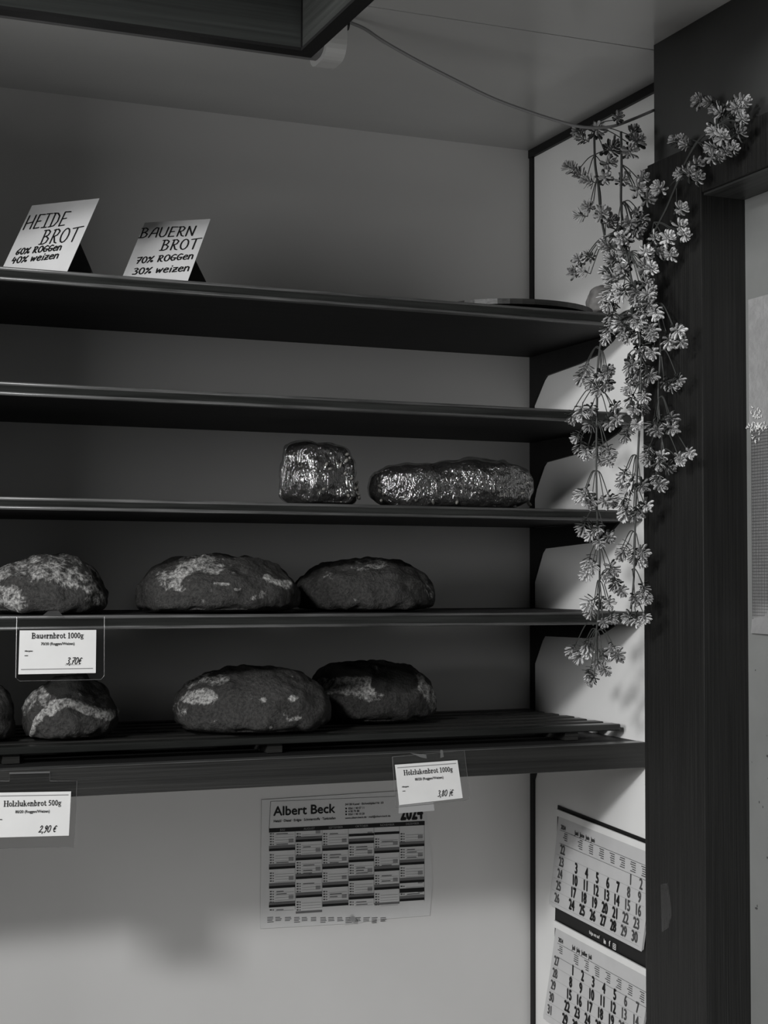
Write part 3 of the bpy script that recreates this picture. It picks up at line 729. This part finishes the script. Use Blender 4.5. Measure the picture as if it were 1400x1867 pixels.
calt('Heizöl · Diesel · Erdgas · Schmierstoffe · Tankstellen', 150, 270, 17, bold=.03, width=440)
calt('34128 Kassel · Eichwaldpfad Nr. 63', 657, 150, 14, bold=.03, width=280)
for i, tx in enumerate(('0561 / 40 07 11', '4 00 70 80', '0561 / 40 10 20')):
    calt('\u25cf', 657, 178+i*21, 12); calt(tx, 680, 178+i*21, 14, bold=.03, width=(115, 80, 118)[i])
calt('www.albert-beck.de · mail@albert-beck.de', 657, 246, 13, bold=.03, width=332)
calt('2024', 1050, 252, 104, bold=.045, width=165)
ink.build('lettering', M['ink'], sheet)
for (u0, u1), t in zip(GX, ('JULI', 'AUGUST', 'SEPTEMBER', 'OKTOBER', 'NOVEMBER', 'DEZEMBER')):
    ink = Ink(o, exv, Vector((-exv.z, 0, exv.x)), .0008)
    calt(t, (u0+u1)/2, 334-((u0+u1)/2-118)*.048, 15, 'C')
    ink.build('month_name', M['inkmid'], sheet)
bm = tube(bmesh.new(), [onY(*k4(714, 955), YB-.008), onY(*k4(714, 955), YB-.0015)], .0045, .0035, 14)
tag(obj('drawing_pin', bm, M['steel']), 'small round pin at the bottom edge of the Albert Beck calendar', 'pin')
tp = [onY(*k4(*q), YB-.0022) for q in ((655, 1000), (745, 990), (735, 955), (690, 945))]
tag(obj('tape_strip', prism(bmesh.new(), tp, Vector((0, .0004, 0))), M['tape']), 'clear tape scrap holding the bottom of the Albert Beck calendar', 'tape')

# ------------------------------------------------------------------ three-month calendar on the side wall
cal3 = empty('month_calendar', (XS, 2.15, ZC-.39)); tag(cal3, 'hanging multi-month calendar with big June and July 2024 pads on the side wall', 'calendar')
CO = Vector((XS-.003, 2.2958, ZC-.3933)); cx_ = Vector((0, -1, -.052)).normalized(); cy_ = Vector((0, -.052, 1)).normalized()
cn = cx_.cross(cy_)
def cp(u, v, d=0): return CO+cx_*u-cy_*v+cn*d
obj('backing_board', prism(bmesh.new(), [cp(-.0115, .46, -.0015), cp(.293, .46, -.0015), cp(.293, -.016, -.0015), cp(-.0115, -.016, -.0015)], -cn*.0012), M['black'], cal3)
def shear(v, v0, v1, k): return -k*(v-v0)/(v1-v0)
def pad(v0, v1, ushift, name):
    # thick pad: a stack of sheets curling slightly, white top edge
    g = bmesh.new(); nu, nv = 6, 10; th = .004
    for k in range(3):
        rows = []
        for j in range(nv+1):
            f = j/nv; v = v0+(v1-v0)*f; us = -ushift*f
            lift = .0015+.001*k+.004*f*f
            rows.append([g.verts.new(cp(us-.002+.002*k+(.296-.003*k)*i/nu, v-(2-k)*.0016, lift)) for i in range(nu+1)])
        for j in range(nv):
            for i in range(nu):
                g.faces.new((rows[j+1][i], rows[j+1][i+1], rows[j][i+1], rows[j][i]))
    o_ = obj(name, g, M['pad'], cal3, True)
    e = prism(bmesh.new(), [cp(-.008, v0+.0005, .0005), cp(.292, v0+.0005, .0005), cp(.292, v0-.0105, .0005), cp(-.008, v0-.0105, .0005)], cn*.003)
    obj('pad_binding', e, M['paper'], o_)
    return o_
def tilt(v, v0, v1): f = (v-v0)/(v1-v0); return .0035+.004*f*f
def month(par, v0, v1, ushift, title, weeks, firstcol, ndays, rowsv, wkc, daycols, tv, l1, l2):
    ink = Ink(CO, cx_, cy_, 0); lite = Ink(CO, cx_, cy_, 0); names = Ink(CO, cx_, cy_, 0); weekend = Ink(CO, cx_, cy_, 0); rule = Ink(CO, cx_, cy_, 0)
    def put(I, t, u, v, size, al='C', sx=.72, bold=.0):
        f = (v-v0)/(v1-v0); I.o = CO+cn*(tilt(v, v0, v1)+.0007); I.text(t, u, -v, size, al, sx, bold)
    put(ink, '2024', .0115, tv+.005, .0075, 'L', .78, .03); put(ink, title, .058, tv+.005, .0075, 'L', .80, .03)
    day = 1-firstcol
    for r, wk in enumerate(weeks):
        v = rowsv[r]; s_ = ushift*(v-v0)/(v1-v0)
        put(lite, str(wk), wkc-s_, v+.0070, .0158, 'C', .74, .035)
        for c in range(7):
            if 1 <= day <= ndays:
                put(weekend if c >= 5 else ink, str(day), daycols[c]-s_, v+.0070, .0172, 'C', .74, .055 if c < 5 else .035)
            day += 1
        rule.o = CO+cn*(tilt(v, v0, v1)+.0006)
        rule.rect(.0-s_+.005, -(v+.0108), .282-s_, -(v+.0105))
    for I, v, w in ((ink, l1, .0006), (ink, l2, .0005)):
        I.o = CO+cn*(tilt(v, v0, v1)+.0006); I.rect(.008, -v-w/2, .284, -v+w/2)
    for c in range(8):
        names = Ink(CO, cx_, cy_, 0)
        u = (wkc if c == 0 else daycols[c-1])+.008
        for k in range(5 if c else 4):
            vv = l1+.0032+k*.0034; L = random.uniform(.009, .0155)
            names.o = CO+cn*(tilt(vv, v0, v1)+.0006); names.rect(u-L, -vv-.0008, u, -vv+.0006)
        names.build('weekday_name', M['inkgrey'], par)
    ink.build('day_numbers', M['ink'], par); lite.build('week_numbers', M['inkgrey'], par); weekend.build('weekend_numbers', M['inkgrey'], par); rule.build('row_rules', M['inklight'], par)
jp = pad(0, .150, .019, 'calendar_pad')
month(jp, 0, .150, .019, 'Juni  June  Juin  Juni', (22, 23, 24, 25, 26), 5, 30, (.052, .0725, .0925, .113, .1335), .026,
      (.0755, .1095, .143, .1755, .206, .2375, .2685), .0135, .021, .0428)
jp = pad(.1855, .345, .030, 'calendar_pad')
month(jp, .1855, .345, .030, 'Juli  July  Juillet  Juli', (27, 28, 29, 30, 31), 0, 31, (.239, .260, .281, .302, .324), .018,
      (.071, .104, .1375, .171, .204, .236, .270), .200, .2085, .231)
# printed stripe between the pads
ink = Ink(CO, cx_, cy_, 0); ink.o = CO+cn*.0004
ink.text('folge uns auf', .105, -.1675, .0055, 'L', .85, .02)
ink.text('in', .1535, -.1705, .0075, 'C', .9, .06); ink.text('f', .1685, -.1705, .0085, 'C', 1, .06)
ink.line([(.179, -.1635), (.187, -.1635), (.187, -.1715), (.179, -.1715)], .0012, True); ink.line(ell(.183, -.1675, .002, .002, 8), .0011)
ink.build('stripe_lettering', M['paper'], cal3)
# white slip above the calendar
q = [Vector((XS-.0015, y, ZC+z)) for y, z in ((2.0385, -.309), (2.046, -.386), (1.97, -.39), (1.962, -.311))]
sl = empty('paper_slip', q[1]); tag(sl, 'white paper slip with faint writing on the side wall above the calendar', 'note')
obj('paper', prism(bmesh.new(), q, Vector((.001, 0, 0))), M['paper'], sl)
ink = Ink(q[0]+Vector((-.0002, 0, 0)), Vector((0, -1, 0)), Vector((0, 0, 1)))
hand(ink, '16', .0115, -.046, .010, .0009, .2, .9); hand(ink, '6', .017, -.026, .010, .0009, .2, .9)
ink.build('lettering', M['inklight'], sl)

# ------------------------------------------------------------------ sheets stuck on the door, tape on the casing
XD = 1.224
y0 = onX(1366, 700, XD).y
q = [Vector((XD-.001, y, z)) for y, z in ((y0, ZC+.37), (y0, ZC+.199), (1.50, ZC+.199), (1.50, ZC+.37))]
tag(obj('paper_sheet', prism(bmesh.new(), q, Vector((.0008, 0, 0))), mat('frosted_sheet', (.30, .30, .30), .3, .5, .1, (60, 60, 60), .6, (160, 160, 160))), 'plain pale sheet stuck on the door above the mesh sheet', 'sheet')
ms = empty('mesh_sheet', (XD, y0, ZC-.07)); tag(ms, 'pale fine-mesh sheet stuck on the door below the plain sheet', 'sheet')
g = bmesh.new(); nv = 12
rows = []
for j in range(nv+1):
    f = j/nv; lift = .0012+(.006*max(0, (f-.85)/.15)**2)
    rows.append([g.verts.new(Vector((XD-lift*(1 if i else .5), y0-.004+(1.50-y0)*i/4, ZC+.198-.268*f))) for i in range(5)])
for j in range(nv):
    for i in range(4): g.faces.new((rows[j][i], rows[j+1][i], rows[j+1][i+1], rows[j][i+1]))
obj('film', g, mat('mesh_film', (.27, .27, .27), .4, .4, .1, (80, 80, 80)), ms, True)
g = bmesh.new()
for k in range(28):
    y = y0-.006-k*.0032
    bx(g, XD-.0018, XD-.0013, y, y+.0004, ZC-.055, ZC+.195)
for k in range(62):
    z = ZC-.055+k*.0041
    bx(g, XD-.0018, XD-.0013, 1.58, y0-.005, z, z+.0005)
obj('mesh_threads', g, M['inkgrey'], ms)
g = bmesh.new(); rr = random.Random(3)
for k in range(60):
    px, py = rr.gauss(1381, 5), rr.uniform(742, 782)
    if rr.random() < .35: px, py = rr.uniform(1360, 1399), rr.gauss(779, 4)
    if rr.random() < .12: px, py = rr.choice((1372, 1378, 1384)), rr.uniform(785, 808)
    a = onX(px, py, XD-.003); l = rr.uniform(.002, .006); an = rr.uniform(.4, 2.6)
    tube(g, [a, a+Vector((-.001, math.cos(an)*l*.6, math.sin(an)*l*.5)), a+Vector((0, math.cos(an)*l, math.sin(an)*l))], .0008, .0003, 5)
tag(obj('torn_tape', g, M['paper']), 'bright torn crumpled tape residue on the door between the two sheets', 'tape')
q = [onX(x, y, XCs-.0005) for x, y in ((1204, 1612), (1217, 1610), (1223, 1650), (1224, 1668), (1218, 1692), (1206, 1700))]
tag(obj('tape_scrap', prism(bmesh.new(), q, Vector((.0004, 0, 0))), M['tape']), 'torn tape scrap on the dark door casing beside the calendar', 'tape')

# ------------------------------------------------------------------ hanging artificial garlands
def leaf_geom(vs, fs, base, direction, upn, L, w, curl):
    d = direction.normalized(); side = d.cross(upn).normalized(); n = side.cross(d).normalized()
    prof = [(0, .16), (.3, .42), (.58, .9), (.82, 1.0), (.95, .62), (1.0, .12)]
    th = .035*L; b0 = len(vs)
    for (t, ww) in prof:
        c = base+d*(t*L)+n*(curl*L*(t*t))
        hw = ww*w/2
        vs += [c-side*hw+n*.10*hw*2, c-n*.05*w+n*th*.5, c+side*hw+n*.10*hw*2, c-n*.05*w-n*th]
    for i in range(len(prof)-1):
        a = b0+i*4; c = a+4
        fs += [(a, a+1, c+1, c), (a+1, a+2, c+2, c+1), (a+2, a+3, c+3, c+2), (a+3, a, c, c+3)]
    e = b0+(len(prof)-1)*4
    fs += [(e, e+1, e+2, e+3), (b0+3, b0+2, b0+1, b0)]
ROS = []
for k in range(6):
    rr = random.Random(40+k); vs, fs, mi = [], [], []
    # leaves sit in whorls along a short tip: dark ones nearest the stalk, pale ones at the tip
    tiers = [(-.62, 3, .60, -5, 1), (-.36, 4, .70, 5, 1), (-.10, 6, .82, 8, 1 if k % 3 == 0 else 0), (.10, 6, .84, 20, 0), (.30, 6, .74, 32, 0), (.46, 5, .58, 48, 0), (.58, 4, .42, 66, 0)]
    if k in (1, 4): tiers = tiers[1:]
    for (z, cnt, L, el, dk) in tiers:
        for i in range(cnt):
            a = i*2*math.pi/cnt+rr.uniform(-.3, .3)+z*7; e = math.radians(el+rr.uniform(-14, 14))
            d = Vector((math.cos(a)*math.cos(e), math.sin(a)*math.cos(e), math.sin(e)))
            un = Vector((-math.cos(a)*math.sin(e), -math.sin(a)*math.sin(e), math.cos(e)))
            n0 = len(fs)
            leaf_geom(vs, fs, Vector((0, 0, z))+d*.05, d, un, L*rr.uniform(.85, 1.1), .33*L**.5*rr.uniform(.85, 1.15), rr.uniform(.10, .38))
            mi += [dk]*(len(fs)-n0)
    bmr = bmesh.new(); tube(bmr, [(0, 0, -.8), (0, 0, .6)], .05, .03, 5)
    b0 = len(vs); bmr.verts.index_update(); vs += [v.co.copy() for v in bmr.verts]; fs += [tuple(v.index+b0 for v in f.verts) for f in bmr.faces]; bmr.free()
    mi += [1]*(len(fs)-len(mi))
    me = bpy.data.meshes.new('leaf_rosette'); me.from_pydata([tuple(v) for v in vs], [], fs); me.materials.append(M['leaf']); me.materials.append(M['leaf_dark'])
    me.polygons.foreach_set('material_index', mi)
    me.polygons.foreach_set('use_smooth', [True]*len(me.polygons)); me.update(); ROS.append(me)
XG = 1.122
R_LEFT = """1127,214,11 1088,237,16 1055,240,12 1061,252,12 1154,240,13 1160,258,17 1115,270,18 1148,276,16 1109,297,15 1040,306,13 1058,318,13 1073,330,13 1103,324,14
1073,378,13 1058,393,12 1097,390,16 1112,402,14 1055,474,13 1073,468,12 1046,498,12 1064,495,11
1060,686,15 1069,673,13 1079,696,14 1099,684,15 1109,675,13 1107,699,14 1090,709,14 1060,750,16 1043,761,12 1077,746,12 1077,774,14 1122,741,11 1124,763,14 1111,771,13
1051,797,11 1058,814,15 1069,825,13 1090,814,14 1111,825,14 1109,840,12 1094,836,12
1066,902,16 1056,904,12 1077,913,14 1114,911,14 1103,915,13 1064,960,16 1079,973,14 1090,962,13 1109,979,13 1092,988,12 1073,1026,15 1069,1046,13 1081,1033,13 1116,1037,15 1107,1050,12 1122,1065,14 1133,1076,12
1075,1099,16 1077,1114,13 1096,1097,13 1111,1099,12 1116,1125,12 1101,1134,11 1043,1185,13 1058,1194,15 1069,1176,13 1073,1187,13 1116,1185,15 1126,1194,14 1101,1194,13 1090,1209,11 1103,1221,12 1075,1228,12 1079,1239,12"""
R_MID = """1136,327,14 1172,324,12 1163,345,16 1181,363,14 1148,405,13 1172,399,13 1124,426,20 1157,420,17 1106,447,15 1136,438,17 1118,474,15 1139,468,16 1175,489,15 1178,465,14 1118,507,15 1136,495,14 1178,516,13
1115,531,16 1112,552,16 1133,537,14 1160,531,16 1181,537,14 1154,579,17 1115,579,16 1133,588,16 1109,603,14 1172,564,15 1139,609,14 1163,609,16 1187,600,14 1172,633,16
1152,664,15 1167,675,19 1186,684,15 1154,690,14 1167,696,14 1146,707,12 1150,729,14 1156,746,13 1171,741,14 1174,722,13 1139,795,12 1146,782,12 1161,774,12
1137,864,12 1154,876,16 1133,879,12 1171,885,14 1148,889,12 1137,917,16 1139,936,14 1156,939,12 1167,932,12 1178,921,13 1137,1003,15 1133,1009,12 1156,1014,14 1171,1005,14 1167,1024,12 1174,1076,14 1159,1091,13 1178,1089,12 1146,1125,13 1161,1129,13 1176,1125,11"""
R_RIGHT = """1274,186,14 1295,187,12 1310,202,15 1327,197,13 1351,186,15 1340,195,12 1340,212,14 1353,217,11 1346,242,15 1302,232,15 1317,251,15 1302,270,15 1299,287,13 1331,270,13 1323,277,12
1229,257,10 1242,257,11 1250,264,11 1269,302,14 1257,317,15 1271,326,13 1244,315,11 1239,319,10 1203,345,15 1241,381,14 1239,414,16 1247,429,13 1217,435,15 1193,435,14 1202,462,14 1223,465,13
1196,567,15 1190,642,13 1235,603,15 1220,621,15 1241,624,12 1223,701,14 1214,699,12 1238,692,11 1225,763,14 1225,780,14 1204,771,13 1189,778,14 1199,784,12 1182,819,12 1178,831,12 1184,838,12 1201,844,13 1206,831,12 1216,849,14 1240,834,11 1257,825,11 1240,839,11 1203,883,14 1197,870,13"""
def garland(label, strand, nodes, ros, seed, xg):
    rr = random.Random(seed)
    top = onX(*strand[0], xg); t = empty('hanging_garland', top)
    tag(t, label, 'artificial garland', 'artificial leafy garlands beside the doorway')
    bm = bmesh.new()
    for st in ([strand] if isinstance(strand[0][0], (int, float)) else strand):
        pts = smooth_path([onX(x, y, xg) for x, y in st], 6)
        tube(bm, pts, .0019, .0013, 6)
    extra = []
    for w in ros.split():                       # the thick middle of the strand carries more tips
        x, y, r = [float(a) for a in w.split(',')]
        if (390 < y < 720 and x > 1105 and seed == 2) or (seed == 3 and y < 330 and rr.random() < .35):
            extra.append('%.0f,%.0f,%.0f' % (x+rr.uniform(-13, 13), y+rr.uniform(-13, 13), r-2))
    ros = ros+' '+' '.join(extra[:28])
    put = []
    for w in ros.split():
        x, y, r = [float(a) for a in w.split(',')]
        best = min(nodes, key=lambda n: math.hypot(n[0]-x, n[1]-y+18)+(60 if (n[1] > y-6 and n[2] > 0) else 0))
        xx = xg+rr.uniform(-.014, .012); c = onX(x, y, xx); N = onX(best[0], best[1], xg)
        R = r/F_PX*(c-Vector((0, 0, ZC))).length*1.36
        out = c-N; out.z *= .4
        axis = (Vector((out.x, out.y, 0)).normalized()*rr.uniform(.3, 1.0)+Vector((-.35, -.75, 0))*rr.uniform(.2, 1.1)+Vector((0, 0, -1 if best[2] > 0 else .15))*rr.uniform(.4, 1.1)) if out.length > 1e-4 else Vector((0, -1, -1))
        axis.normalize(); base = c-axis*R*.1
        q = axis.to_track_quat('Z', 'Y').to_matrix().to_4x4()@Matrix.Rotation(rr.uniform(0, 6.28), 4, 'Z')
        put.append((Matrix.Translation(base)@q@Matrix.Diagonal((R, R, R, 1)), rr.randrange(6)))
        s0 = base-axis*R*.75; L = (s0-N).length
        mid1 = N+(s0-N)*.4+Vector((0, 0, .35*L if best[2] > 0 else .1*L))*.6
        tube(bm, smooth_path([N, mid1, s0], 5), .0009, .0007, 5)
    obj('stem', bm, M['stem'], t, True)
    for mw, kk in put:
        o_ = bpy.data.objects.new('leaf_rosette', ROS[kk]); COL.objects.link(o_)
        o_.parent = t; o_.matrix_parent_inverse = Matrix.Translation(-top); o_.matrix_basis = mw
LST = [(1083, 232), (1085, 300), (1093, 350), (1097, 400), (1106, 450), (1115, 520), (1106, 580), (1096, 620), (1089, 680), (1088, 760), (1087, 850), (1089, 950), (1093, 1000), (1092, 1100), (1087, 1150), (1082, 1178)]
LN = [(1083, 235, 0), (1084, 282, 0), (1088, 325, 0), (1103, 430, 0), (1096, 640, 1), (1090, 718, 1), (1089, 772, 1), (1087, 858, 1), (1088, 930, 1), (1091, 998, 1), (1092, 1058, 1), (1082, 1140, 1), (1089, 1150, 1)]
garland('long left garland strand reaching lowest, hanging in front of the shelf ends', LST, LN, R_LEFT, 1, XG)
MST = [(1132, 240), (1133, 300), (1132, 370), (1137, 420), (1145, 480), (1155, 530), (1163, 580), (1168, 650), (1168, 720), (1165, 790), (1162, 850), (1160, 900), (1158, 950), (1157, 1000), (1155, 1060), (1150, 1110)]
MN = [(1133, 300, 0), (1134, 370, 1), (1148, 460, 0), (1155, 525, 1), (1163, 580, 1), (1146, 645, 1), (1168, 700, 1), (1165, 765, 1), (1160, 830, 1), (1158, 890, 1), (1157, 970, 1), (1152, 1038, 1), (1152, 1090, 1)]
garland('dense middle garland strand hanging along the bright edge of the side wall', MST, MN, R_MID, 2, XG)
RST = [(1330, 215), (1300, 235), (1272, 258), (1248, 300), (1236, 330), (1215, 380), (1192, 425), (1180, 460), (1190, 520), (1203, 600), (1203, 660), (1200, 725), (1206, 790), (1212, 835)]
RN = [(1318, 225, 0), (1271, 258, 0), (1253, 295, 0), (1233, 328, 0), (1192, 405, 0), (1188, 450, 0), (1195, 560, 1), (1203, 640, 1), (1202, 725, 1), (1206, 785, 1), (1200, 830, 1)]
garland('right garland strand climbing the dark door wall with a sprig at its upper end', RST, RN, R_RIGHT, 3, 1.132)
